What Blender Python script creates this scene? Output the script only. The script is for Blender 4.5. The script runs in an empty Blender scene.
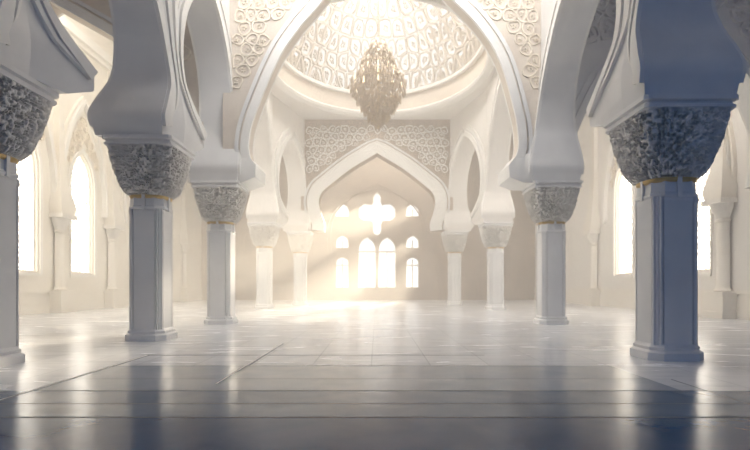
import bpy, math, random
from mathutils import Vector, Matrix
from mathutils.geometry import tessellate_polygon
S = bpy.context.scene
COL = S.collection
PI = math.pi

# ------------------------------------------------------------------ camera
cam = bpy.data.cameras.new('camera'); camo = bpy.data.objects.new('camera', cam); COL.objects.link(camo)
camo.location = (0, 0, 1.7); camo.rotation_euler = (PI/2, 0, 0)
cam.lens = 24; cam.sensor_width = 36; cam.sensor_fit = 'HORIZONTAL'
cam.shift_x = -2/750; cam.shift_y = 60/750
cam.clip_end = 500
S.camera = camo
# ------------------------------------------------------------------ world, sun, daylight, added fill lamps
w = bpy.data.worlds.new('sky'); S.world = w; w.use_nodes = True
bg = w.node_tree.nodes['Background']; bg.inputs[0].default_value = (.20, .42, .95, 1); bg.inputs[1].default_value = 0.165
def sun(name, energy, col, direction, angle):
    l = bpy.data.lights.new(name, 'SUN'); l.energy = energy; l.color = col; l.angle = angle
    o = bpy.data.objects.new(name, l); COL.objects.link(o)
    o.rotation_euler = Vector(direction).to_track_quat('-Z', 'Y').to_euler(); o.location = (30, 60, 30); return o
sun('sun', 36, (1, .84, .62), (-.22, -.95, -.20), math.radians(2.5))
def area(name, loc, direction, sx, sy, power, col):
    l = bpy.data.lights.new(name, 'AREA'); l.shape = 'RECTANGLE'; l.size = sx; l.size_y = sy; l.energy = power; l.color = col
    o = bpy.data.objects.new(name, l); COL.objects.link(o); o.location = loc
    o.rotation_euler = Vector(direction).to_track_quat('-Z', 'Y').to_euler(); return o
area('dome_daylight', (0, 32, 22.2), (0, 0, -1), 5, 5, 800, (1, .94, .86))
area('far_bay_fill', (0, 50, 20.6), (0, -.1, -1), 9, 9, 1000, (1, .91, .78))  # unseen fill lamp added under the closed far bay ceiling
area('nave_fill', (0, 16.8, 17.7), (0, .88, -.48), 9, 4, 1000, (.98, .96, .94))  # added lamp out of view, brightens the front of the great arch
area('left_aisle_fill', (-14, 28, 20.7), (0, .25, -1), 6, 9, 1300, (1, .93, .82))  # added lamp brightening the left aisle, whose ceiling has no opening
area('right_aisle_fill', (13.5, 28, 20.7), (0, .25, -1), 6, 9, 1000, (1, .93, .86))  # same added fill for the right aisle
PANE_E, DOME_E = 8.0, .66
HAZE, HAZE_COL = 0.018, (1, .96, .91)
S.view_settings.view_transform = 'Standard'; S.view_settings.look = 'None'
S.view_settings.gamma = 1; S.view_settings.use_curve_mapping = False
S.view_settings.exposure = 1.02
S.cycles.use_denoising = True
S.cycles.max_bounces = 10; S.cycles.diffuse_bounces = 6; S.cycles.volume_bounces = 1
S.cycles.transparent_max_bounces = 12; S.cycles.sample_clamp_indirect = 6
S.cycles.caustics_reflective = False; S.cycles.caustics_refractive = False

# ------------------------------------------------------------------ materials
def newmat(name):
    m = bpy.data.materials.new(name); m.use_nodes = True; return m, m.node_tree.nodes, m.node_tree.links
def stone(name, c1, c2, rough=.6, scale=1.2, bump=.15, bscale=30, detail=5, spec=.4):
    m, N, L = newmat(name); b = N['Principled BSDF']
    tc = N.new('ShaderNodeTexCoord')
    n = N.new('ShaderNodeTexNoise'); n.inputs['Scale'].default_value = scale; n.inputs['Detail'].default_value = detail
    n.inputs['Distortion'].default_value = .6
    L.new(tc.outputs['Object'], n.inputs['Vector'])
    r = N.new('ShaderNodeValToRGB'); r.color_ramp.elements[0].position = .32; r.color_ramp.elements[1].position = .68
    r.color_ramp.elements[0].color = (*c1, 1); r.color_ramp.elements[1].color = (*c2, 1)
    L.new(n.outputs['Fac'], r.inputs['Fac']); L.new(r.outputs[0], b.inputs['Base Color'])
    n2 = N.new('ShaderNodeTexNoise'); n2.inputs['Scale'].default_value = bscale; n2.inputs['Detail'].default_value = 6
    L.new(tc.outputs['Object'], n2.inputs['Vector'])
    bp = N.new('ShaderNodeBump'); bp.inputs['Strength'].default_value = bump; bp.inputs['Distance'].default_value = .02
    L.new(n2.outputs['Fac'], bp.inputs['Height']); L.new(bp.outputs[0], b.inputs['Normal'])
    b.inputs['Roughness'].default_value = rough; b.inputs['Specular IOR Level'].default_value = spec
    return m
def carved(name, c1, c2, scale, depth, rough=.65):
    m = stone(name, c1, c2, rough); N = m.node_tree.nodes; L = m.node_tree.links; b = N['Principled BSDF']
    tc = N.new('ShaderNodeTexCoord'); v = N.new('ShaderNodeTexVoronoi'); v.feature = 'DISTANCE_TO_EDGE'; v.inputs['Scale'].default_value = scale
    L.new(tc.outputs['Object'], v.inputs['Vector'])
    mr = N.new('ShaderNodeMapRange'); mr.inputs['From Max'].default_value = .12; L.new(v.outputs['Distance'], mr.inputs['Value'])
    bp = N.new('ShaderNodeBump'); bp.inputs['Strength'].default_value = .8; bp.inputs['Distance'].default_value = depth
    L.new(mr.outputs[0], bp.inputs['Height']); L.new(bp.outputs[0], b.inputs['Normal']); return m
M = {}
M['marble'] = stone('white_marble', (.74, .73, .72), (.83, .82, .80), .45, .7, .06, 12)
M['plaster'] = stone('pale_plaster', (.76, .73, .69), (.82, .79, .75), .8, .35, .12, 25)
M['cream'] = stone('cream_stone', (.80, .75, .67), (.87, .83, .76), .7, .5, .12, 22)
M['band'] = stone('white_moulding', (.84, .82, .78), (.90, .88, .84), .6, .6, .06, 20)
M['carve'] = stone('carved_stone', (.70, .67, .62), (.84, .81, .76), .75, 6, .4, 40)
M['relief'] = stone('relief_plaster', (.66, .58, .50), (.74, .67, .58), .8, 1.0, .25, 14)
M['tan'] = stone('tan_stone', (.42, .34, .27), (.52, .43, .35), .8, .5, .15, 18)
M['ivory'] = stone('ivory_lattice', (.82, .74, .62), (.88, .81, .70), .7, 1.5, .05, 20)
def simple(name, c, rough=.5, metal=0, em=None, es=0):
    m, N, L = newmat(name); b = N['Principled BSDF']
    tc = N.new('ShaderNodeTexCoord'); n = N.new('ShaderNodeTexNoise'); n.inputs['Scale'].default_value = 14; L.new(tc.outputs['Object'], n.inputs['Vector'])
    r = N.new('ShaderNodeValToRGB'); r.color_ramp.elements[0].color = (*[x*.82 for x in c], 1); r.color_ramp.elements[1].color = (*[min(1, x*1.1) for x in c], 1)
    L.new(n.outputs['Fac'], r.inputs['Fac']); L.new(r.outputs[0], b.inputs['Base Color'])
    b.inputs['Roughness'].default_value = rough; b.inputs['Metallic'].default_value = metal
    if em: b.inputs['Emission Color'].default_value = (*em, 1); b.inputs['Emission Strength'].default_value = es
    return m
M['dome_rib'] = stone('dome_filigree', (.58, .52, .45), (.66, .60, .52), .75, 1.5, .05, 20)
M['gilt'] = simple('worn_gilding', (.62, .44, .20), .45, .35)
M['groove'] = simple('dark_joint', (.10, .11, .13), .6)
M['brass'] = simple('old_brass', (.60, .47, .30), .35, .7)
M['crystal'] = simple('amber_crystal', (.55, .43, .30), .25, .05)
M['lamp'] = simple('warm_candle_glass', (.9, .8, .6), .4, 0, (1, .85, .6), .7)
def pane(name, col, e, transp):
    m, N, L = newmat(name); N.remove(N['Principled BSDF']); out = N['Material Output']
    em = N.new('ShaderNodeEmission'); em.inputs[1].default_value = e
    tc = N.new('ShaderNodeTexCoord'); n = N.new('ShaderNodeTexNoise'); n.inputs['Scale'].default_value = 3; L.new(tc.outputs['Object'], n.inputs['Vector'])
    r = N.new('ShaderNodeValToRGB'); r.color_ramp.elements[0].color = (*[x*.8 for x in col], 1); r.color_ramp.elements[1].color = (*col, 1)
    L.new(n.outputs['Fac'], r.inputs['Fac']); L.new(r.outputs[0], em.inputs[0])
    tr = N.new('ShaderNodeBsdfTransparent'); mx = N.new('ShaderNodeMixShader'); mx.inputs[0].default_value = 1-transp
    L.new(tr.outputs[0], mx.inputs[1]); L.new(em.outputs[0], mx.inputs[2]); L.new(mx.outputs[0], out.inputs['Surface']); return m
M['pane'] = pane('daylit_glass', (1, .93, .81), PANE_E, .7)
M['pane_far'] = pane('far_daylit_glass', (1, .95, .86), 2.2, .7)
M['domeglass'] = pane('dome_glass', (1, .96, .90), DOME_E, 0)
def floor_mat():
    m, N, L = newmat('polished_marble_floor'); b = N['Principled BSDF']
    g = N.new('ShaderNodeNewGeometry')
    br = N.new('ShaderNodeTexBrick'); br.offset = .5; br.inputs['Scale'].default_value = 1
    br.inputs['Brick Width'].default_value = 5.4; br.inputs['Row Height'].default_value = 1.25; br.inputs['Mortar Size'].default_value = .018
    br.inputs['Mortar Smooth'].default_value = .2
    br.inputs['Color1'].default_value = (.72, .73, .75, 1); br.inputs['Color2'].default_value = (.78, .79, .80, 1); br.inputs['Mortar'].default_value = (.58, .59, .61, 1)
    mp = N.new('ShaderNodeMapping'); mp.inputs['Rotation'].default_value = (0, 0, PI/2); mp.inputs['Location'].default_value = (.3, .12, 0)
    L.new(g.outputs['Position'], mp.inputs[0]); L.new(mp.outputs[0], br.inputs['Vector'])
    n = N.new('ShaderNodeTexNoise'); n.inputs['Scale'].default_value = .9; n.inputs['Detail'].default_value = 7; n.inputs['Distortion'].default_value = 1.2
    mp2 = N.new('ShaderNodeMapping'); mp2.inputs['Scale'].default_value = (.5, 2.2, 1); L.new(g.outputs['Position'], mp2.inputs[0]); L.new(mp2.outputs[0], n.inputs['Vector'])
    mx = N.new('ShaderNodeMix'); mx.data_type = 'RGBA'; mx.blend_type = 'MULTIPLY'; mx.inputs[0].default_value = .55
    L.new(br.outputs['Color'], mx.inputs[6])
    r = N.new('ShaderNodeValToRGB'); r.color_ramp.elements[0].position = .3; r.color_ramp.elements[1].position = .7
    r.color_ramp.elements[0].color = (.72, .74, .77, 1); r.color_ramp.elements[1].color = (1, 1, 1, 1)
    L.new(n.outputs['Fac'], r.inputs['Fac']); L.new(r.outputs[0], mx.inputs[7]); L.new(mx.outputs[2], b.inputs['Base Color'])
    mr = N.new('ShaderNodeMapRange'); mr.inputs['To Min'].default_value = .16; mr.inputs['To Max'].default_value = .34
    L.new(n.outputs['Fac'], mr.inputs['Value']); L.new(mr.outputs[0], b.inputs['Roughness'])
    bp = N.new('ShaderNodeBump'); bp.inputs['Strength'].default_value = .12; bp.inputs['Distance'].default_value = .01
    L.new(n.outputs['Fac'], bp.inputs['Height']); L.new(bp.outputs[0], b.inputs['Normal'])
    b.inputs['Specular IOR Level'].default_value = .6
    return m
M['floor'] = floor_mat()

# ------------------------------------------------------------------ helpers
class MB:
    def __init__(s): s.v = []; s.f = []
    def add(s, vs, fs):
        k = len(s.v); s.v += [tuple(p) for p in vs]; s.f += [tuple(i+k for i in f) for f in fs]; return s
    def box(s, x0, x1, y0, y1, z0, z1):
        vs = [(x, y, z) for z in (z0, z1) for y in (y0, y1) for x in (x0, x1)]
        return s.add(vs, [(0, 2, 3, 1), (4, 5, 7, 6), (0, 1, 5, 4), (2, 6, 7, 3), (0, 4, 6, 2), (1, 3, 7, 5)])
    def loft(s, rings, cap=True, closed=True):
        n = len(rings[0]); k = len(s.v)
        for r in rings: s.v += [tuple(p) for p in r]
        for i in range(len(rings)-1):
            for j in range(n if closed else n-1):
                a = k+i*n+j; b = k+i*n+(j+1) % n; s.f.append((a, b, b+n, a+n))
        if cap: s.f.append(tuple(range(k+n-1, k-1, -1))); q = k+(len(rings)-1)*n; s.f.append(tuple(range(q, q+n)))
        return s
    def lathe(s, prof, c=(0, 0), n=24, a0=0, a1=2*PI):
        full = abs(a1-a0-2*PI) < 1e-6; m = n if full else n+1
        rings = [[(c[0]+r*math.cos(a0+(a1-a0)*j/n), c[1]+r*math.sin(a0+(a1-a0)*j/n), z) for j in range(m)] for r, z in prof]
        return s.loft(rings, cap=False, closed=full)
    def tube(s, pts, r, n=8, closed=False):
        P = [Vector(p) for p in pts]; rings = []
        for i, p in enumerate(P):
            if closed: t = P[(i+1) % len(P)]-P[i-1]
            else: t = P[min(i+1, len(P)-1)]-P[max(i-1, 0)]
            t.normalize(); up = Vector((0, 0, 1)) if abs(t.z) < .9 else Vector((0, 1, 0))
            a = t.cross(up).normalized(); b = a.cross(t)
            rr = r[i] if isinstance(r, (list, tuple)) else r
            rings.append([p+a*rr*math.cos(2*PI*j/n)+b*rr*math.sin(2*PI*j/n) for j in range(n)])
        if closed: rings.append(rings[0])
        return s.loft(rings, cap=not closed)
    def build(s, name, mat, parent=None, smooth=30):
        me = bpy.data.meshes.new(name); me.from_pydata(s.v, [], s.f); me.validate(); me.materials.append(mat)
        import bmesh
        b = bmesh.new(); b.from_mesh(me); bmesh.ops.remove_doubles(b, verts=b.verts, dist=1e-5); bmesh.ops.recalc_face_normals(b, faces=b.faces); b.to_mesh(me); b.free()
        if smooth:
            me.polygons.foreach_set('use_smooth', [True]*len(me.polygons)); me.set_sharp_from_angle(angle=math.radians(smooth))
        o = bpy.data.objects.new(name, me); COL.objects.link(o)
        if parent: o.parent = parent
        return o
def tag(o, label=None, cat=None, group=None, kind=None):
    if label: o['label'] = label
    if cat: o['category'] = cat
    if group: o['group'] = group
    if kind: o['kind'] = kind
    return o
def empty(name, loc, label, cat, group=None, rz=0):
    o = bpy.data.objects.new(name, None); COL.objects.link(o); o.location = loc; o.rotation_euler.z = rz
    o.empty_display_size = .3
    return tag(o, label, cat, group)
def struct(o, label=None): return tag(o, label, None, None, 'structure')
KIDS = {}
def kids(o): return [c for c in COL.objects if c.parent == o]
def copy_tree(o, parent=None):
    ch = kids(o); c = o.copy(); COL.objects.link(c); c.parent = parent
    for k in ch: copy_tree(k, c)
    return c
def crom(pts, n=6):
    P = [Vector(p) for p in pts]; P = [2*P[0]-P[1]]+P+[2*P[-1]-P[-2]]; out = []
    for i in range(1, len(P)-2):
        for k in range(n):
            t = k/n; a, b, c, d = P[i-1:i+3]
            out.append(.5*((2*b)+(c-a)*t+(2*a-5*b+4*c-d)*t*t+(3*b-a-3*c+d)*t**3))
    out.append(P[-2]); return [tuple(p) for p in out]
def offset(pts, d):           # offset an open 2-D polyline to its left by d
    out = []
    for i, p in enumerate(pts):
        a = Vector(pts[max(i-1, 0)]); b = Vector(pts[min(i+1, len(pts)-1)]); t = (b-a).normalized()
        out.append((p[0]-t.y*d, p[1]+t.x*d))
    return out
def area2(p): return sum(p[i][0]*p[(i+1) % len(p)][1]-p[(i+1) % len(p)][0]*p[i][1] for i in range(len(p)))/2
def inside(p, poly):
    x, y = p; r = False
    for i in range(len(poly)):
        x1, y1 = poly[i]; x2, y2 = poly[i-1]
        if (y1 > y) != (y2 > y) and x < (x2-x1)*(y-y1)/(y2-y1)+x1: r = not r
    return r
def plate(mb, outer, holes, f0, f1):
    """plate with holes; f0/f1 map (u,v) to the two faces"""
    loops = [[Vector((u, v, 0)) for u, v in l] for l in [outer]+holes]
    tris = tessellate_polygon(loops); flat = [p for l in [outer]+holes for p in l]; n = len(flat)
    vs = [f0(*p) for p in flat]+[f1(*p) for p in flat]
    fs = [tuple(t) for t in tris]+[tuple(i+n for i in reversed(t)) for t in tris]
    k = 0
    for l in [outer]+holes:
        m = len(l)
        for i in range(m): a, b = k+i, k+(i+1) % m; fs.append((a, b, b+n, a+n))
        k += m
    return mb.add(vs, fs)
def voronoi(seeds, box, near=2.6, spacing=1):
    cells = []
    for i, s in enumerate(seeds):
        poly = [(s[0]+a*spacing*1.6, s[1]+b*spacing*1.6) for a, b in ((-1, -1), (1, -1), (1, 1), (-1, 1))]
        for j, t in enumerate(seeds):
            if i == j: continue
            dx, dy = t[0]-s[0], t[1]-s[1]
            if dx*dx+dy*dy > (near*spacing)**2: continue
            c = (t[0]**2+t[1]**2-s[0]**2-s[1]**2)/2; new = []
            for k in range(len(poly)):
                p, q = poly[k-1], poly[k]; dp = p[0]*dx+p[1]*dy-c; dq = q[0]*dx+q[1]*dy-c
                if (dp <= 0) != (dq <= 0): u = dp/(dp-dq); new.append((p[0]+(q[0]-p[0])*u, p[1]+(q[1]-p[1])*u))
                if dq <= 0: new.append(q)
            poly = new
            if len(poly) < 3: break
        if len(poly) >= 3: cells.append((s, poly))
    return cells
def chaikin(p, n=1):
    for _ in range(n):
        q = []
        for i in range(len(p)):
            a, b = p[i-1], p[i]; q += [(a[0]*.75+b[0]*.25, a[1]*.75+b[1]*.25), (a[0]*.25+b[0]*.75, a[1]*.25+b[1]*.75)]
        p = q
    return p
def lattice(mb, cells, fmap, h=.06, a=.98, b=.76, petals=True):
    """raised ribs round every cell; fmap(u,v,height)->xyz"""
    for s, poly in cells:
        P = chaikin(poly, 1)
        def rg(pp, k, hh): return [fmap(s[0]+(p[0]-s[0])*k, s[1]+(p[1]-s[1])*k, hh) for p in pp]
        mb.loft([rg(poly2(P), a, 0), rg(P, a-.02, h), rg(P, b+.03, h), rg(P, b, 0)], cap=False)
        if petals:
            n = len(P); st = [((p[0]-s[0])*(.24 if i % 2 else .46)+s[0], (p[1]-s[1])*(.24 if i % 2 else .46)+s[1]) for i, p in enumerate(P)]
            mb.loft([rg(st, 1, 0), rg(st, .85, h*.8), rg(st, .55, h*.8), rg(st, .5, 0)], cap=False)
def comps(cells):
    key = [set((round(p[0], 3), round(p[1], 3)) for p in c[1]) for c in cells]; left = set(range(len(cells))); out = []
    while left:
        st = [left.pop()]; g = []
        while st:
            i = st.pop(); g.append(i)
            for j in [j for j in left if len(key[i] & key[j]) > 1]: left.discard(j); st.append(j)
        if len(g) > 2: out.append([cells[i] for i in g])
    return out
def poly2(p): return p
def jgrid(u0, u1, v0, v1, sp, seed, jit=.28):
    R = random.Random(seed); out = []; r = 0; v = v0
    while v < v1:
        u = u0+(sp/2 if r % 2 else 0)
        while u < u1: out.append((u+R.uniform(-jit, jit)*sp, v+R.uniform(-jit, jit)*sp)); u += sp
        v += sp*.87; r += 1
    return out

# ------------------------------------------------------------------ layout (metres; nave along +Y)
ABA = 6.12
CL = [(-8.7, 1.2), (-8.38, 10.6), (-7.08, 15.7), (-6.88, 22.1), (-8.1, 36.0), (-6.43, 42.0)]
CR = [(6.7, 1.6), (6.78, 11.75), (7.68, 22.1), (8.28, 35.0), (6.5, 42.0)]
XL, XR, YB, HW = -20.0, 18.0, 57.0, 21.0

# floor
struct(MB().box(XL-1, XR+1, -6, YB+1, -.3, 0).build('floor', M['floor'], smooth=0), 'polished pale marble floor of large slabs')
M['shade_front'] = stone('marble_front_shade', (.025, .07, .16), (.05, .10, .20), .20, .9, .10, 5, spec=.22)  # blue foreground shade put into the floor colour
M['shade_mid'] = stone('marble_mid_shade', (.09, .14, .22), (.14, .19, .27), .20, .9, .10, 5, spec=.35)  # next strip back, same shade painted one step lighter
struct(MB().box(-19.9, 17.9, -5.9, 6.39, 0, .003).build('trim_floor_front_shade', M['shade_front'], smooth=0), 'front strip of the marble floor with foreground shade painted in dark blue')
struct(MB().box(-19.9, 17.9, 6.39, 8.02, 0, .003).build('trim_floor_mid_shade', M['shade_mid'], smooth=0), 'marble floor strip behind the front joint with foreground shade painted in mid grey')
M['shade_pale'] = stone('marble_pale_shade', (.30, .33, .38), (.38, .41, .46), .20, .9, .10, 5, spec=.45)  # last step of the painted shade, fading into the pale floor
struct(MB().box(-5.5, 4.9, 8.02, 10.5, 0, .003).build('trim_floor_inner_shade', M['shade_pale'], smooth=0), 'marble panel at the head of the floor bands with fading foreground shade painted in pale grey')
# long dark joints across the front of the floor, and the joints running down the hall
tn = [0]
def trim(mb, mat, label=None):
    tn[0] += 1; return struct(mb.build('trim_%d' % tn[0], mat, smooth=25), label)
for y, x0, x1, wd in ((6.39, -19.9, 17.9, .045), (7.14, -19.9, 17.9, .022), (8.02, -5.5, 5.3, .04), (9.04, -5.5, 4.9, .028), (10.5, -5.55, 3.9, .03), (12.1, -5.6, 2.6, .03)):
    trim(MB().box(x0, x1, y, y+wd, 0, .004), M['groove'], 'thin dark joint crossing the marble floor')
for x, y0, y1 in ((-5.5, 6.5, 12.1), (-2.7, 8.6, 14.5), (5.3, 6.5, 9.0)):
    trim(MB().box(x-.012, x+.012, y0, y1, 0, .004), M['groove'], 'thin dark joint running down the marble floor')
for x, y0, y1 in ((-5.53, 6.5, 12.1), (-2.73, 8.6, 14.5)):
    trim(MB().box(x-.05, x-.02, y0, y1, 0, .006), M['band'], 'pale marble fillet beside a floor joint')

# ------------------------------------------------------------------ windows and outer walls
def lancet(u, z0, z1, hw, spring, n=8, point=1.0):
    """pointed-arch outline, counter clockwise from lower left"""
    H = z1-spring
    arc = crom([(hw, spring), (hw*.93, spring+H*.35), (hw*.62, spring+H*.72), (0, z1)], 4)
    R = [(u+a, b) for a, b in arc]; Lf = [(u-a, b) for a, b in reversed(arc)][1:]
    return [(u-hw, z0), (u+hw, z0)]+R+Lf
wn = [0]
def window(outline, f, label, seed, spacing=.34, mull=None, glass='pane'):
    """f(u,z,depth): depth 0 = wall's inner face, positive = outwards"""
    wn[0] += 1
    us = [p[0] for p in outline]; zs = [p[1] for p in outline]; cu = (min(us)+max(us))/2; cz = (min(zs)+max(zs))/2
    o = MB(); plate(o, outline, [], lambda u, z: f(u, z, .42), lambda u, z: f(u, z, .44))
    wo = struct(o.build('window_%d' % wn[0], M[glass], smooth=0), label)
    o = MB(); n = len(outline)
    inn = offset(outline+outline[:1], .10)[:-1]
    o.loft([[f(*p, .16) for p in outline], [f(*p, .16) for p in inn], [f(*p, .40) for p in inn], [f(*p, .40) for p in outline]], cap=False)
    o.build('window_frame', M['band'], wo)
    if spacing:
        o = MB(); cells = voronoi([s for s in jgrid(min(us), max(us), min(zs), max(zs), spacing, seed) if inside(s, outline)], None, spacing=spacing)
        lattice(o, cells, lambda u, z, h: f(min(max(u, min(us)), max(us)), min(z, max(zs)), .38-h), .05, .98, .84, petals=False)
        tr = o.build('tracery', M['ivory'], wo)
    if mull:
        o = MB()
        for (a, b, c, d) in mull:
            p0, p1 = f(a, c, .24), f(b, d, .36)
            o.box(min(p0[0], p1[0]), max(p0[0], p1[0]), min(p0[1], p1[1]), max(p0[1], p1[1]), min(p0[2], p1[2]), max(p0[2], p1[2]))
        o.build('mullion', M['band'], wo)
    return wo
WL = [28.2, 33.9, 41.9]; WR = [28.2, 36.4]
PL = [25.4, 31.2, 37.3, 46.0, 51.5]; PR = [25.7, 32.0, 41.0, 48.3]
def fL(u, z, d): return (XL-d, u, z)
def fR(u, z, d): return (XR+d, u, z)
for side, f, ws, x in (('left', fL, WL, XL), ('right', fR, WR, XR)):
    o = MB(); outs = [lancet(y, 2.5, 10.6, 1.25, 8.2) for y in ws]
    tref = []
    for y in ws:
        tref.append([(y+.55*math.cos(a*PI/6)*(1+.2*math.cos(a*PI/2)), 15.6+.55*math.sin(a*PI/6)*(1+.2*math.cos(a*PI/2))) for a in range(12)])
    plate(o, [(-6, 0), (YB, 0), (YB, HW), (-6, HW)], outs+tref, lambda u, z: f(u, z, 0), lambda u, z: f(u, z, .5))
    struct(o.build('wall_%s' % side, M['cream'] if side == 'left' else M['plaster'], smooth=0), 'pale %s outer wall of the hall pierced by tall windows' % side)
    for i, (y, ol) in enumerate(zip(ws, outs)):
        nth = ('first', 'second', 'third', 'fourth', 'fifth')[i]
        window(ol, f, 'tall pointed window with pierced tracery, %s along the %s wall' % (nth, side), 10+i)
        window(tref[i], f, 'small foiled opening high above the %s window of the %s wall' % (nth, side), 30+i, spacing=0)
    s = 1 if side == 'left' else -1
    trim(MB().box(*sorted((x, x+s*.14)), 23.3, YB, 1.25, 1.42), M['cream'], 'dado moulding along the %s wall' % side)
    o = MB()
    for a, b, c in ((.10, 0, .5), (.05, .5, 1.2)): o.box(*sorted((x, x+s*a)), 23.3, YB, b, c)
    struct(o.build('baseboard_%s' % side, M['cream'], smooth=0), 'stone plinth along the foot of the %s wall' % side)
    o = MB()
    for a, b, c in ((.25, 17.6, 17.9), (.5, 17.9, 18.3), (.35, 18.3, 18.6)): o.box(*sorted((x, x+s*a)), 23.3, YB, b, c)
    trim(o, M['band'], 'stepped cornice high on the %s wall' % side)

# engaged columns and blind arches on the outer walls
def engaged(name, mat):
    r = empty(name, (0, 0, 0), None, 'half column')
    o = MB(); 
    for a, z0, z1 in ((.82, 0, .35), (.74, .35, 1.15), (.80, 1.15, 1.35)): o.box(0, a, -a, a, z0, z1)
    o.build('pedestal', mat, r)
    o = MB(); o.lathe([(.46, 1.35), (.50, 1.42), (.42, 1.52), (.38, 1.6), (.36, 4.9), (.42, 4.95), (.42, 5.05), (.36, 5.1)], (.12, 0), 16, -PI/2, PI/2)
    o.build('shaft', mat, r)
    o = MB(); o.lathe([(.36, 5.1), (.45, 5.3), (.62, 5.6), (.66, 5.85)], (.12, 0), 16, -PI/2, PI/2); o.box(0, .85, -.75, .75, 5.85, 6.1)
    o.build('capital', M['carve'], r)
    o = MB(); o.loft([[(0, -.62, 6.1), (.75, -.62, 6.1), (.75, .62, 6.1), (0, .62, 6.1)], [(0, -.75, 6.6), (.8, -.75, 6.6), (.8, .75, 6.6), (0, .75, 6.6)], [(0, -.40, 8), (.5, -.40, 8), (.5, .40, 8), (0, .40, 8)], [(0, -.26, 10), (.34, -.26, 10), (.34, .26, 10), (0, .26, 10)], [(0, -.22, 17.6), (.28, -.22, 17.6), (.28, .22, 17.6), (0, .22, 17.6)]])
    o.build('wall_shaft', mat, r)
    return r
proto = engaged('engaged_column', M['cream']); first = True
ordn = ('first', 'second', 'third', 'fourth', 'fifth', 'sixth')
for side, ps, x, rz in (('left', PL, XL, 0), ('right', PR, XR, PI)):
    for i, y in enumerate(ps):
        o = proto if first else copy_tree(proto); first = False
        o.location = (x, y, 0); o.rotation_euler.z = rz
        tag(o, 'pale half column on a pedestal, %s from the front against the %s outer wall' % (ordn[i], side), 'half column', 'half columns along the outer walls')
def blind(side, i, y, f, hw):
    r = empty('blind_arch', f(y, 6.6, 0), 'moulded blind arch with carved panel around the %s window of the %s wall' % (ordn[i], side), 'arch', 'blind arches on the outer walls')
    loc = r.location.copy()
    ff = lambda u, z, d: tuple(Vector(f(u, z, d))-loc)
    half = crom([(hw, 6.6), (hw+.1, 7.8), (hw*.93, 9.6), (hw*.6, 11.9), (0, 14.0)], 5)
    cur = [(y+a, b) for a, b in half]+[(y-a, b) for a, b in reversed(half)][1:]
    for nm, a, b, d, mt in (('archivolt', 0, .28, .30, 'band'), ('outer_moulding', .34, .5, .18, 'cream')):
        A = offset(cur, -a); B = offset(cur, -b)
        o = MB(); o.loft([[ff(*p, .0) for p in A], [ff(*p, -d) for p in A], [ff(*p, -d) for p in B], [ff(*p, 0) for p in B]], cap=False, closed=False)
        o.build(nm, M[mt], r)
    hole = lancet(y, 6.5, 10.9, 1.5, 8.2); 
    o = MB(); outer = cur
    cells = [c for c in voronoi(jgrid(y-hw, y+hw, 6.7, 14, .55, 50+i), None, spacing=.55) if all(inside(p, cur) and not inside(p, hole) for p in c[1])]
    for grp in comps(cells):
        o = MB(); lattice(o, grp, lambda u, z, h: ff(u, z, -.01-h), .09); o.build('carved_panel', M['ivory'], r)
    ol = lancet(y, 2.4, 10.7, 1.35, 8.2); inn = ol; out = offset(ol+ol[:1], -.22)[:-1]
    o = MB(); o.loft([[ff(*p, -.01) for p in inn], [ff(*p, -.12) for p in inn], [ff(*p, -.12) for p in out], [ff(*p, -.01) for p in out]], cap=False)
    o.build('window_surround', M['band'], r)
for i, y in enumerate(WL): blind('left', i, y, fL, 2.35)
for i, y in enumerate(WR): blind('right', i, y, fR, 2.6)

# ------------------------------------------------------------------ far wall with its windows
def fB(u, z, d): return (u, YB+d, z)
lan1 = lancet(-1.12, 1.4, 7.2, 1.0, 5.6); lan2 = lancet(1.16, 1.4, 7.2, 1.0, 5.6)
q = [(0, 2.35), (.35, 2.05), (.5, 1.7), (.46, 1.2), (.62, .95), (1.0, 1.02), (1.45, 1.05), (1.85, .8), (2.1, .45), (2.12, 0)]
lo = [(2.1, -.4), (1.85, -.75), (1.45, -.95), (1.0, -.95), (.62, -.95), (.48, -1.3), (.52, -1.9), (.4, -2.4), (0, -2.62)]
cross = [(.02+x, 9.95+z) for x, z in q+lo]; cross += [(.02-x, 9.95+z) for x, z in reversed(lo[:-1])]+[(.02-x, 9.95+z) for x, z in reversed(q[1:])]
cross.reverse()
sideh = []
for s in (-3.95, 4.05):
    sideh += [(lancet(s, 9.5, 11.0, .75, 10.2), 'small arched window beside the cross-shaped window, %s' , s), (lancet(s, 5.9, 7.35, .72, 6.6), 'small arched window above a side lancet of the far wall, %s', s), (lancet(s, 1.4, 4.9, .72, 4.3), 'slender twin-light side window of the far wall, %s', s)]
o = MB()
plate(o, [(XL-.5, 0), (XR+.5, 0), (XR+.5, HW), (XL-.5, HW)], [lan1, lan2, cross]+[h[0] for h in sideh], lambda u, z: fB(u, z, 0), lambda u, z: fB(u, z, .5))
struct(o.build('wall_back', M['tan'], smooth=0), 'warm tan far wall with a cluster of bright windows')
for ol, nm in ((lan1, 'left'), (lan2, 'right')):
    u = (ol[0][0]+ol[1][0])/2
    window(ol, fB, 'large bright lancet window at the centre of the far wall, the %s of the pair' % nm, 70, spacing=.5, mull=[(u-1, u+1, 5.4, 5.62), (u-.06, u+.06, 1.4, 5.4)], glass='pane_far')
window(cross, fB, 'cross-shaped window glowing above the two central lancets', 72, spacing=.42, glass='pane_far')
for ol, lab, s in sideh:
    window(ol, fB, lab % ('on the left' if s < 0 else 'on the right'), 73, spacing=0, glass='pane_far', mull=[(s-.09, s+.09, ol[0][1], ol[0][1]+(.9 if ol[0][1] > 5 else 3.2))]+([(s-.7, s+.7, 3.85, 4.05)] if ol[0][1] < 5 else []))
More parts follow.
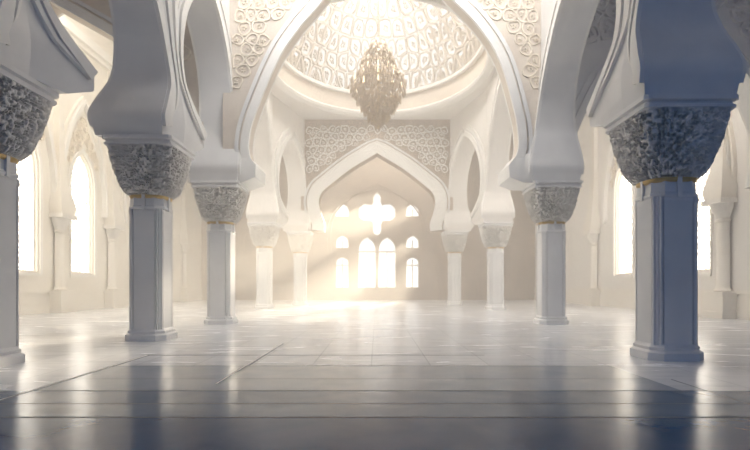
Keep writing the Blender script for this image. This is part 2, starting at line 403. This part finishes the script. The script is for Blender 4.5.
trim(MB().box(-6.3, 6.3, YB-.12, YB, 1.12, 1.3), M['tan'], 'sill moulding under the far windows')
# concentric mouldings on the far wall above the windows
for k, (rr, zz) in enumerate(((5.6, 12.6), (5.2, 12.1))):
    half = crom([(rr, 5.5), (rr, 8), (rr*.85, 10.2), (rr*.45, 12.0), (0, zz+.6)], 5)
    cur = [(a, b) for a, b in half]+[(-a, b) for a, b in reversed(half)][1:]
    A = cur; B = offset(cur, -.16); o = MB()
    o.loft([[fB(*p, 0) for p in A], [fB(*p, -.12) for p in A], [fB(*p, -.12) for p in B], [fB(*p, 0) for p in B]], cap=False, closed=False)
    trim(o, M['tan'], 'pointed moulding on the far wall around the windows')

# ------------------------------------------------------------------ columns
SW = .72      # slenderness of the shafts
def ring_sq(hw, z, k=.5, n=None):
    """square of half width hw with chamfered corners (k = fraction of the side that stays flat)"""
    c = hw*(1-k)
    return [(hw, -hw+c, z), (hw, hw-c, z), (hw-c, hw, z), (-hw+c, hw, z), (-hw, hw-c, z), (-hw, -hw+c, z), (-hw+c, -hw, z), (hw-c, -hw, z)]
def shaft_ring(z, k=1.0):
    q = [(.70, 0.0), (.70, .44), (.625, .45), (.625, .485), (.70, .495), (.70, .55), (.625, .56), (.635, .60), (.60, .635), (.56, .625), (.55, .70), (.495, .70), (.485, .625), (.45, .625), (.44, .70)]
    out = []
    for r in range(4):
        c, s = [(1, 0), (0, 1), (-1, 0), (0, -1)][r]
        out += [((x*c-y*s)*k, (x*s+y*c)*k, z) for x, y in q]
    return [(x*SW, y*SW, z) for x, y, z in out]
def cap_ring(z, hw, p, n):
    out = []
    for j in range(n):
        a = 2*PI*j/n; c, s = math.cos(a), math.sin(a); r = hw/((abs(c)**p+abs(s)**p)**(1/p)); out.append((r*c, r*s, z))
    return out
def carved_capital():
    R = random.Random(5); n = 400; m = 72; rows = []
    prof = crom([(.60, 0), (.70, .14), (.82, .45), (.92, .85), (1.0, 1.40)], 6)
    def hw_at(z):
        for a, b in zip(prof, prof[1:]):
            if a[1] <= z <= b[1]+1e-6: return a[0]+(b[0]-a[0])*(z-a[1])/(b[1]-a[1])
        return prof[-1][0]
    nu = 84; nv = 19
    cell = {(i, j): (R.uniform(.15, .85), R.uniform(.15, .85), R.random()) for i in range(nu) for j in range(-1, nv+2)}
    for r in range(m+1):
        z = 1.4*r/m; hw = hw_at(z); pw = 3+4*(z/1.4); ring = cap_ring(z, hw, pw, n); out = []
        for k, (x, y, zz) in enumerate(ring):
            u = nu*k/n; v = nv*r/m; iu, iv = int(u), int(v); ds = []
            for di in (-1, 0, 1):
                for dj in (-1, 0, 1):
                    q = cell.get(((iu+di) % nu, iv+dj))
                    if q: ds.append((math.hypot(iu+di+q[0]-u, iv+dj+q[1]-v), q[2]))
            ds.sort(); e = ds[1][0]-ds[0][0]; kind = ds[0][1]
            hole = max(0, min(1, (e-.16)/.16))
            d = -(.15 if kind > .5 else .05 if kind > .25 else -.015)*hole+.03*math.sin(math.pi*min(1, z*2.2))
            if r in (0, m): d = 0
            l = math.hypot(x, y); out.append((x*(l+d)/l, y*(l+d)/l, z))
        rows.append(out)
    return MB().loft(rows)
cap_mb = carved_capital()
def make_column():
    r = empty('column', (0, 0, 0), None, 'column')
    o = MB(); o.loft([ring_sq(.64, 0, .62), ring_sq(.64, .17, .62), ring_sq(.61, .20, .62), ring_sq(.57, .22, .62), ring_sq(.58, .29, .62), ring_sq(.53, .34, .62), ring_sq(.52, .36, .62)])
    o.build('base', M['marble'], r)
    o = MB(); o.loft([shaft_ring(.35), shaft_ring(1.0)]); o.build('shaft', M['marble'], r)
    o = MB(); o.loft([ring_sq(.51, -.02, .60), ring_sq(.55, .02, .60), ring_sq(.55, .07, .60), ring_sq(.52, .10, .60), ring_sq(.51, .34, .60)])
    for a in range(4):
        c, s = math.cos(a*PI/2), math.sin(a*PI/2)
        x, y = c*.52, s*.52; o.box(x-.05, x+.05, y-.05, y+.05, -.02, .42)
    o.build('necking', M['marble'], r)
    o = MB(); o.loft([cap_ring(.32, .52, 3, 48), cap_ring(.36, .56, 3, 48), cap_ring(.42, .57, 3, 48), cap_ring(.46, .54, 3, 48)]); tag(o.build('gilt_band', M['gilt'], r), 'worn gilded band')
    c = MB(); c.v = [(x, y, z+.42) for x, y, z in cap_mb.v]; c.f = list(cap_mb.f); tag(c.build('capital', M['carve'], r, smooth=60), 'deeply carved foliage capital')
    o = MB(); o.loft([ring_sq(.95, 1.80, .92), ring_sq(1.0, 1.84, .93), ring_sq(1.0, 1.90, .93), ring_sq(.96, 1.92, .93), ring_sq(.96, 1.97, .93), ring_sq(1.03, 2.0, .93), ring_sq(1.03, 2.10, .93)])
    o.build('abacus', M['marble'], r)
    return r
colp = make_column()
def place_column(x, y, top, label, o):
    for k in kids(o):
        b = k.name.split('.')[0]
        if b == 'shaft': k.scale.z = 1
        if b in ('necking', 'gilt_band', 'capital', 'abacus'): k.location.z = top-2.10
        if b == 'shaft':
            mb = MB(); H = top-2.10
            mb.loft([shaft_ring(.34), shaft_ring(H-.16), shaft_ring(H-.12, 1.03), shaft_ring(H-.06, 1.03), shaft_ring(H+.0, 1.0)])
            me = k.data; tmp = mb.build('tmp', M['marble']); k.data = tmp.data; tmp.data.name = 'shaft'; bpy.data.objects.remove(tmp)
    o.location = (x, y, 0); tag(o, label, 'column', 'octagonal marble columns of the two arcades')
specs = [(CL[i], ABA, l) for i, l in ((0, 'pale marble column beside the viewer on the left, behind the dark foreground column'), (1, 'dark bluish column cut by the left picture edge, nearest of the left row'), (2, 'large grey column of the left row, second from the front'), (3, 'third column of the left row, carrying the left foot of the great arch'), (4, 'slender-looking distant column of the left row under the dome, fourth from front'), (5, 'farthest column of the left row, carrying the far arch'))]
specs += [(CR[i], (ABA, 5.80, ABA, 6.0, ABA)[i], l) for i, l in ((0, 'pale marble column beside the viewer on the right'), (1, 'large bluish grey column at right, nearest of the right row'), (2, 'second column of the right row, carrying the right foot of the great arch'), (3, 'distant column of the right row under the dome, third from the front'), (4, 'farthest column of the right row, carrying the far arch'))]
for i, ((x, y), top, lab) in enumerate(specs):
    if i in (0, 6): continue
    o = colp if i == 1 else copy_tree(colp); place_column(x, y, top, lab, o)

# ------------------------------------------------------------------ arcade arches (along the nave)
THK = crom([(0, .95), (.45, 1.07), (.9, 1.05), (1.5, .80), (2.2, .44), (3.2, .16), (4.6, 0)], 5)
def thick(dz, t0=1.2, t1=2.02):
    for (a, b), (c, d) in zip(THK, THK[1:]):
        if a <= dz <= c: f = b+(d-b)*(dz-a)/(c-a); return t0+(t1-t0)*f
    return t0
def arcade(c0, c1, za0, za1, ztop, ya, zp, side, label, foot=1.65, bul=.48, t0=1.2, bul1=None):
    bands = True; bul1 = bul if bul1 is None else bul1
    (x0, y0), (x1, y1) = c0, c1
    r = empty('arcade_arch', ((x0+x1)/2, (y0+y1)/2, zp), label, 'arch', 'horseshoe arches of the side arcades')
    base = Vector(r.location)
    def half(yc, za, s):
        ft = foot if s > 0 else 1.0
        f = yc+s*ft; bb = bul if s > 0 else bul1; b = yc+s*bb; zb = za+2.3; H = zp-zb; W = ya-b
        gp = ft-bb
        if s > 0: low = [(yc+s*.95, za), (f-s*.08, za+.28), (f, za+.34)]; st = [(f, za+.8), (b+s*gp*.55, za+1.2)]
        else: low = [(yc+s*.95, za)]; st = [(f, za+.25), (yc+s*1.07, za+.6), (yc+s*(bb+gp*.75), za+1.1)]
        up = crom(st+[(b+s*gp*.12, za+1.75), (b, zb+.1), (b+.08*W, zb+.32*H), (b+.27*W, zb+.6*H), (b+.60*W, zb+.85*H), (ya, zp)], 5)
        return low, up
    def X(y): return x0+(x1-x0)*(y-y0)/(y1-y0)
    inn = -1 if side == 'R' else 1          # direction of the nave
    o = MB()
    for yc, za, s in ((y0, za0, 1), (y1, za1, -1)):
        low, up = half(yc, za, s); P = low+up
        ringsN = []; 
        K = []
        for (y, z) in P:
            t = thick(z-za, t0)/2; xa, xb = X(y), X(yc)
            K.append([(xb-t, yc, z), (xa-t, y, z), (xa+t, y, z), (xb+t, yc, z)])
        t = t0/2
        o.loft(K, cap=True, closed=True)
        K2 = [K[-1], [(X(yc)-t, yc, ztop), (X(ya)-t, ya, ztop), (X(ya)+t, ya, ztop), (X(yc)+t, yc, ztop)]]
        o.loft(K2)
    o.v = [tuple(Vector(v)-base) for v in o.v]
    o.build('arch_wall', M['marble' if y0 < 20 else 'plaster'], r, smooth=35)
    if bands:
        for nm, a, b, pr, mt in (('archivolt', .02, .34, .10, 'band'), ('inner_moulding', .42, .54, .06, 'marble'), ('outer_moulding', .62, .84, .09, 'band')):
            for sd in (inn, -inn):
                o = MB()
                for yc, za, s in ((y0, za0, 1), (y1, za1, -1)):
                    low, up = half(yc, za, s)
                    kk = [min(1, max(.12, (abs(p[0]-yc)-.02)/.88)) for p in up]
                    fd = [1 if nm == 'archivolt' else max(0, min(1, (p[1]-za-.9)/1.3)) for p in up]
                    A = [offset(up, s*(.34+(a-.34)*f if nm != 'archivolt' else a)*k)[i] for i, (k, f) in enumerate(zip(kk, fd))]
                    B = [offset(up, s*(.34+(b-.34)*f if nm != 'archivolt' else b)*k)[i] for i, (k, f) in enumerate(zip(kk, fd))]; rows = [[], [], [], []]
                    for (pa, pb) in zip(A, B):
                        for q, (p, e) in enumerate(((pa, -.02), (pa, pr), (pb, pr), (pb, -.02))):
                            yy = p[0]; lim = yc+s*.03
                            if (yy-lim)*s < 0: yy = lim
                            if (yy-ya)*s > 0: yy = ya
                            rows[q].append(Vector((X(yy)+sd*(thick(p[1]-za, t0)/2+e), yy, p[1]))-base)
                    o.loft(rows, cap=False, closed=False)
                o.build(nm, M[mt], r)
    return r
arcade(CL[0], CL[1], ABA, ABA, 18, 6.4, 11.5, 'L', 'left arcade arch nearest the viewer, its foot on the foreground column')
arcade(CL[1], CL[2], ABA, ABA, 18, 13.1, 12.2, 'L', 'narrow left arcade arch between the first and second left columns')
arcade(CL[2], CL[3], ABA, ABA, 18, 19.1, 12.9, 'L', 'left arcade arch between the second left column and the great arch')
arcade(CL[3], CL[4], ABA, ABA, 15.4, 29.2, 14.2, 'L', 'broad left arcade arch under the dome', foot=1.9, bul=.7)
arcade(CL[4], CL[5], ABA, ABA, 15.4, 39.0, 13.2, 'L', 'farthest left arcade arch beside the far spandrel', foot=1.5, bul=.55)
arcade(CR[0], CR[1], ABA, 5.80, 18, 6.9, 11.5, 'R', 'right arcade arch nearest the viewer, its foot on the large right column')
arcade(CR[1], CR[2], 5.80, ABA, 18, 16.3, 12.4, 'R', 'right arcade arch between the large right column and the great arch', foot=2.2, bul=.9, bul1=.85, t0=1.2)
arcade(CR[2], CR[3], ABA, 6.0, 15.4, 28.6, 14.2, 'R', 'broad right arcade arch under the dome', foot=1.9, bul=.7)
arcade(CR[3], CR[4], 6.0, ABA, 15.4, 38.5, 13.2, 'R', 'farthest right arcade arch beside the far spandrel', foot=1.5, bul=.55)

# ------------------------------------------------------------------ cross arches (facing the viewer)
def cross_arch(name, label, y0, y1, halfL, halfR, xl, xr, ztop, mat, bandw=(.0, .35), lat=None, extra=None, zfoot=None, latmat='ivory'):
    """halfL/halfR: outline points from foot to apex in (x,z)"""
    cl = crom(halfL, 6); cr = crom(halfR, 6)
    r = empty(name, ((xl+xr)/2, (y0+y1)/2, ztop), label, 'arch'); base = Vector(r.location)
    zL, zR = cl[0][1], cr[0][1]
    outer = [(xl, zL)]+cl+list(reversed(cr))[1:]+[(xr, zR), (xr, ztop), (xl, ztop)]
    o = MB(); plate(o, outer, [], lambda u, z: Vector((u, y0, z))-base, lambda u, z: Vector((u, y1, z))-base)
    o.build('arch_wall', mat, r, smooth=25)
    cur = cl+list(reversed(cr))[1:]
    for nm, a, b, pr, mt in [('archivolt', bandw[0]+.01, bandw[1], .14, 'band'), ('outer_moulding', bandw[1]+.1, bandw[1]+.26, .09, 'marble')]+(extra or []):
        A = offset(cur, a); B = offset(cur, b)
        A = [(min(max(p[0], xl), xr), p[1]) for p in A]; B = [(min(max(p[0], xl), xr), p[1]) for p in B]
        for yy, s in ((y0, -1), (y1, 1)):
            o = MB(); o.loft([[Vector((p[0], yy-s*.02, p[1]))-base for p in A], [Vector((p[0], yy+s*pr, p[1]))-base for p in A], [Vector((p[0], yy+s*pr, p[1]))-base for p in B], [Vector((p[0], yy-s*.02, p[1]))-base for p in B]], cap=False, closed=False)
            o.build(nm, M[mt], r)
    if lat:
        sp, h, zmin, seed, wgap, zmax = lat
        cut = offset(cur, wgap)
        region = [(xl+.15, zL)]+[(min(max(p[0], xl+.15), xr-.15), p[1]) for p in cut]+[(xr-.15, zR), (xr-.15, zmax), (xl+.15, zmax)]
        seeds = [s for s in jgrid((xl+xr)/2, xr, zmin, zmax, sp, seed)]
        mid = (xl+xr)/2; seeds = seeds+[(2*mid-a, b) for a, b in seeds if a-mid > sp*.25]
        seeds = [s for s in seeds if s[1] > zmin]
        cells = [c for c in voronoi(seeds, None, spacing=sp) if all(inside(p, region) for p in c[1])]
        ax = cl[-1][0]
        for sd in (-1, 1):
          for grp in comps([c for c in cells if (c[0][0]-ax)*sd > 0]):
            o = MB(); lattice(o, grp, lambda u, z, hh: Vector((u, y0-.005-hh, z))-base, h)
            o.build('carved_spandrel', M[latmat], r, smooth=40)
    return r
# the great pointed horseshoe arch in front of the dome
gr = [(5.65, 6.4), (5.72, 6.8), (5.95, 7.3), (6.02, 7.9), (5.85, 9.1), (5.2, 11.3), (4.25, 12.8), (3.0, 14.1), (0.25, 17.1)]
gl = [(-5.2, 6.4), (-5.25, 6.8), (-5.4, 7.2), (-5.45, 7.8), (-5.2, 8.9), (-4.25, 11.2), (-3.35, 12.6), (-2.25, 13.9), (0.25, 17.1)]
ga = cross_arch('great_arch', 'great pointed horseshoe arch framing the dome, its spandrels faintly carved', 21.4, 21.95, gl, gr, -6.6, 7.4, 18.2, M['relief'], (.0, .36), lat=(.55, .05, 7, 3, .62, 18))
# its corbelled feet
for s, x in ((-1, -5.2), (1, 5.65)):
    base = Vector(ga.location); o = MB(); xe = -6.6 if s < 0 else 7.3
    o.loft([[(x+s*.6, 21.3, 6.06), (x+s*.6, 23.1, 6.06), (xe, 23.1, 6.06), (xe, 21.3, 6.06)], [(x-s*.03, 21.2, 6.28), (x-s*.03, 23.1, 6.28), (xe, 23.1, 6.28), (xe, 21.2, 6.28)], [(x-s*.06, 21.2, 6.8), (x-s*.06, 23.1, 6.8), (xe, 23.1, 6.8), (xe, 21.2, 6.8)], [(x+s*.35, 21.3, 7.3), (x+s*.35, 22.9, 7.3), (xe, 22.9, 7.3), (xe, 21.3, 7.3)]])
    o.v = [tuple(Vector(v)-base) for v in o.v]; o.build('corbel', M['band'], ga)
# far arch under the dome
br = [(4.4, 6.15), (4.35, 6.8), (4.62, 7.6), (4.80, 8.6), (4.55, 9.35), (3.9, 9.95), (2.3, 11.2), (.95, 12.05), (0, 12.6)]
bl = [(-a, b) for a, b in br]
cross_arch('far_arch', 'white horseshoe arch with filigree spandrels at the far side of the dome', 41.4, 42.6, bl, br, -6.3, 6.3, 15.42, M['tan'], (.0, 1.0), lat=(.62, .14, 7.0, 8, 1.3, 15.4), extra=[], latmat='band')
# aisle cross arches springing from the same columns
ar = [(16.7, 6.1), (16.9, 7.8), (16.6, 9.2), (15.4, 11.4), (13.1, 13.0)]
al = [(8.75, 6.1), (8.45, 7.4), (8.9, 8.9), (10.3, 11.2), (13.1, 13.0)]
cross_arch('aisle_arch', 'shaded aisle arch with filigree spandrel seen beyond the large right column', 21.6, 22.6, al, ar, 8.0, 18.0, 21, M['marble'], (0, .35), lat=(.8, .14, 7, 4, .7, 20), latmat='marble')
ar2 = [(-8.15, 6.1), (-8.05, 7.4), (-8.4, 8.9), (-10.3, 11.6), (-14.2, 14.0)]
al2 = [(-18.9, 6.1), (-19.1, 8.0), (-18.6, 9.6), (-17.1, 12.2), (-14.2, 14.0)]
cross_arch('aisle_arch', 'sunlit aisle arch crossing behind the second left column', 21.6, 22.6, al2, ar2, -20.0, -7.5, 21, M['relief'], (0, .4), lat=(.9, .08, 7, 6, .8, 20))

# ------------------------------------------------------------------ ceilings and dome
struct(MB().box(-9, 8.5, -6, 22.2, 18, 18.4).build('ceiling', M['plaster'], smooth=0), 'plain ceiling over the near part of the nave')
o = MB(); o.box(XL-.5, -7.5, -6, YB+.5, HW, HW+.4); o.box(7.5, XR+.5, -6, YB+.5, HW, HW+.4); o.box(-7.5, 7.5, 41.8, YB+.5, HW, HW+.4)
struct(o.build('ceiling_aisles', M['plaster'], smooth=0), 'plain ceiling over the aisles and the far bay')
DC = (0.1, 32.0); DR = 7.0; DE = 1.2; DZ = 15.4
circ = [(DC[0]+DR*math.cos(2*PI*k/64), DC[1]+DE*DR*math.sin(2*PI*k/64)) for k in range(64)]
o = MB(); plate(o, [(-8.9, 22.4), (9.1, 22.4), (9.1, 42.5), (-8.9, 42.5)], [circ], lambda u, v: (u, v, DZ), lambda u, v: (u, v, DZ+.5))
struct(o.build('ceiling_crossing', M['plaster'], smooth=0), 'flat corners of the ceiling around the dome ring')
# walls above the arcades where the roofs step
for s, nm in ((-1, 'left'), (1, 'right')):
    pts = CL if s < 0 else CR
    o = MB(); o.box(*sorted((s*7.4, s*8.9)), 22.8, YB, DZ+.5, HW)
    struct(o.build('wall_upper_%s' % nm, M['plaster'], smooth=0), 'upper %s wall above the arcade' % nm)
o = MB(); o.box(-8.9, 8.9, -6, -5.7, 12, 18.4)
struct(o.build('wall_front', M['plaster'], smooth=0), 'upper part of the wall behind the viewer')
dome = empty('dome', (DC[0], DC[1], DZ), 'round dome of pale glass under white cell-like filigree, above the chandelier', 'dome')
dome.scale.y = DE
def arcring(prof): 
    m = MB(); m.lathe(prof, (0, 0), 96); return m
arcring([(6.9, -.02), (7.15, -.12), (7.25, .0), (7.15, .10), (7.0, .18), (6.95, .30), (6.8, .30), (6.7, .15), (6.8, .0), (6.9, -.02)]).build('ring_moulding', M['band'], dome)
arcring([(6.95, .25), (6.85, 1.5), (7.3, 1.5), (7.3, .25)]).build('drum', M['relief'], dome)
arcring([(6.85, 1.5), (6.55, 1.45), (6.5, 1.62), (6.65, 1.75), (6.9, 1.7)]).build('upper_ring', M['band'], dome)
R0, Z0, DH = 6.75, 1.6, 6.3
def dmap(u, v, h):
    rho = min(1, math.hypot(u, v)); a = math.atan2(v, u); ph = rho*PI/2
    rr = (R0-h)*math.sin(ph); return (rr*math.cos(a), rr*math.sin(a), Z0+(DH-h)*math.cos(ph))
RR = random.Random(12); wed = []; nw = 8
for k, (r, cnt) in enumerate(((.0, 0), (.13, 1), (.27, 1), (.40, 2), (.53, 2), (.66, 3), (.80, 3), (.93, 4))):
    for j in range(cnt):
        a = (j+.5)/cnt*(PI/nw)+(RR.uniform(-.25, .25)*(PI/nw)/max(cnt, 1)); wed.append((r+RR.uniform(-.025, .025), a))
seeds = [(0.0, 0.0)]
for k in range(nw):
    for r, a in wed:
        for s in (1, -1): t = k*2*PI/nw+s*a; seeds.append((r*math.cos(t), r*math.sin(t)))
seeds += [(1.14*math.cos(2*PI*(k+.5)/64), 1.14*math.sin(2*PI*(k+.5)/64)) for k in range(64)]
cells = [c for c in voronoi(seeds, None, spacing=.16, near=4) if math.hypot(*c[0]) < 1.0]
o = MB(); lattice(o, cells, dmap, .22, .97, .76); o.build('filigree', M['dome_rib'], dome, smooth=40)
o = MB(); o.lathe([((R0+.06)*math.sin(PI/2*k/24), Z0+(DH+.06)*math.cos(PI/2*k/24)) for k in range(25)], (0, 0), 96); o.build('glass_shell', M['domeglass'], dome, smooth=60)

# ------------------------------------------------------------------ chandelier
ch = empty('chandelier', (0.07, 32, 11.55), 'large amber chandelier of layered drops hanging under the dome', 'chandelier')
o = MB()
for k in range(40):
    z = 6.0+k*.155; a = k % 2*PI/2
    o.tube([(.07*math.cos(t)*math.cos(a), .07*math.cos(t)*math.sin(a), z+.10*math.sin(t)) for t in [2*PI*q/8 for q in range(8)]], .026, 5, closed=True)
o.build('chain', M['brass'], ch)
MB().lathe([(0, .1), (.08, .16), (.12, .3), (.08, .45), (.06, 1), (.16, 1.3), (.10, 1.6), (.07, 3), (.15, 3.4), (.08, 3.8), (.06, 5.4), (.12, 5.8), (.04, 6.05)], n=16).build('stem', M['brass'], ch)
ENV = [(.06, .0), (.30, .5), (.75, 1.0), (1.15, 1.6), (1.5, 2.2), (1.85, 2.8), (1.75, 3.15), (1.25, 3.6), (1.15, 4.1), (.95, 4.7), (.62, 5.2), (.30, 5.6), (.05, 5.9)]
def env(z):
    for (a, b), (c, d) in zip(ENV, ENV[1:]):
        if b <= z <= d: return a+(c-a)*(z-b)/(d-b)
    return .05
R = random.Random(4); big = []; small = MB()
def leaf(m, p, d, L, wd, n=5):
    """faceted drop from p along d"""
    p = Vector(p); d = Vector(d).normalized(); a = d.orthogonal().normalized(); b = d.cross(a)
    rings = []
    for t, r in ((0, .15), (.3, .8), (.55, 1), (.85, .45), (1, .05)):
        rings.append([p+d*L*t+(a*math.cos(2*PI*j/n)+b*math.sin(2*PI*j/n))*wd*r for j in range(n)])
    m.loft(rings)
tierz = [.8, 1.4, 2.0, 2.6, 3.1, 3.7, 4.3, 4.9, 5.4]
for ti, z in enumerate(tierz):
    rad = env(z)*.86; o = MB(); o.tube([(rad*math.cos(2*PI*k/32), rad*math.sin(2*PI*k/32), z) for k in range(32)], .03, 6, closed=True)
    for k in range(8):
        a = 2*PI*k/8+ti*.2
        arm = crom([(.06*math.cos(a), .06*math.sin(a), z-.1), (rad*.5*math.cos(a), rad*.5*math.sin(a), z-.3), (rad*math.cos(a), rad*math.sin(a), z), (rad*1.05*math.cos(a), rad*1.05*math.sin(a), z+.2)], 4)
        o.tube(arm, .028, 5)
    t = o.build('tier', M['brass'], ch)
    m = 11
    for k in range(m):
        a = 2*PI*k/m+.3*ti; big.append((rad*1.1*math.cos(a), rad*1.1*math.sin(a), z+.25, a))
    if ti in (3, 4, 5):
        o = MB()
        for k in range(10):
            a = 2*PI*(k+.5)/10; x, y = rad*1.02*math.cos(a), rad*1.02*math.sin(a)
            o.lathe([(0, z+.02), (.09, z+.05), (.05, z+.12), (.05, z+.32), (0, z+.45)], (x, y), 8)
        tag(o.build('candle_lamp', M['lamp'], t), 'ring of candle lamps', kind='stuff')
for k in range(1500):
    z = R.uniform(.15, 5.8); 
    if R.random() > (env(z)+.25)/1.9: continue
    a = R.uniform(0, 2*PI); rr = env(z)*(1-.55*R.random()**2)*R.uniform(.92, 1.06)
    leaf(small, (rr*math.cos(a), rr*math.sin(a), z+.2), (math.cos(a)*.35*R.random(), math.sin(a)*.35*R.random(), -1), R.uniform(.22, .48), R.uniform(.04, .085))
tag(small.build('crystal_drops', M['crystal'], ch, smooth=0), 'dense amber drops', kind='stuff')
pm = MB(); leaf(pm, (0, 0, 0), (.25, 0, -1), .55, .10, 7); p0 = pm.build('pendant', M['crystal'], ch, smooth=0)
for i, b in enumerate(big[:99]):
    p = p0 if i == 0 else p0.copy()
    if i: COL.objects.link(p)
    p.location = b[:3]; p.rotation_euler.z = b[3]

# ------------------------------------------------------------------ haze filling the sunlit part of the hall
m, N, L = newmat('sunlit_haze'); N.remove(N['Principled BSDF']); vs = N.new('ShaderNodeVolumeScatter')
vs.inputs['Color'].default_value = (*HAZE_COL, 1); vs.inputs['Density'].default_value = HAZE; vs.inputs['Anisotropy'].default_value = .35
L.new(vs.outputs[0], N['Material Output'].inputs['Volume'])
hz = MB().box(XL+.02, XR-.02, 13, YB-.02, .02, HW-.02).build('haze', m, smooth=0)
tag(hz, 'warm sunlit haze hanging in the far part of the hall', 'haze', kind='stuff')
for o in COL.objects:
    if o.parent is None and o.get('category') and not o.get('kind'): o['kind'] = 'thing'
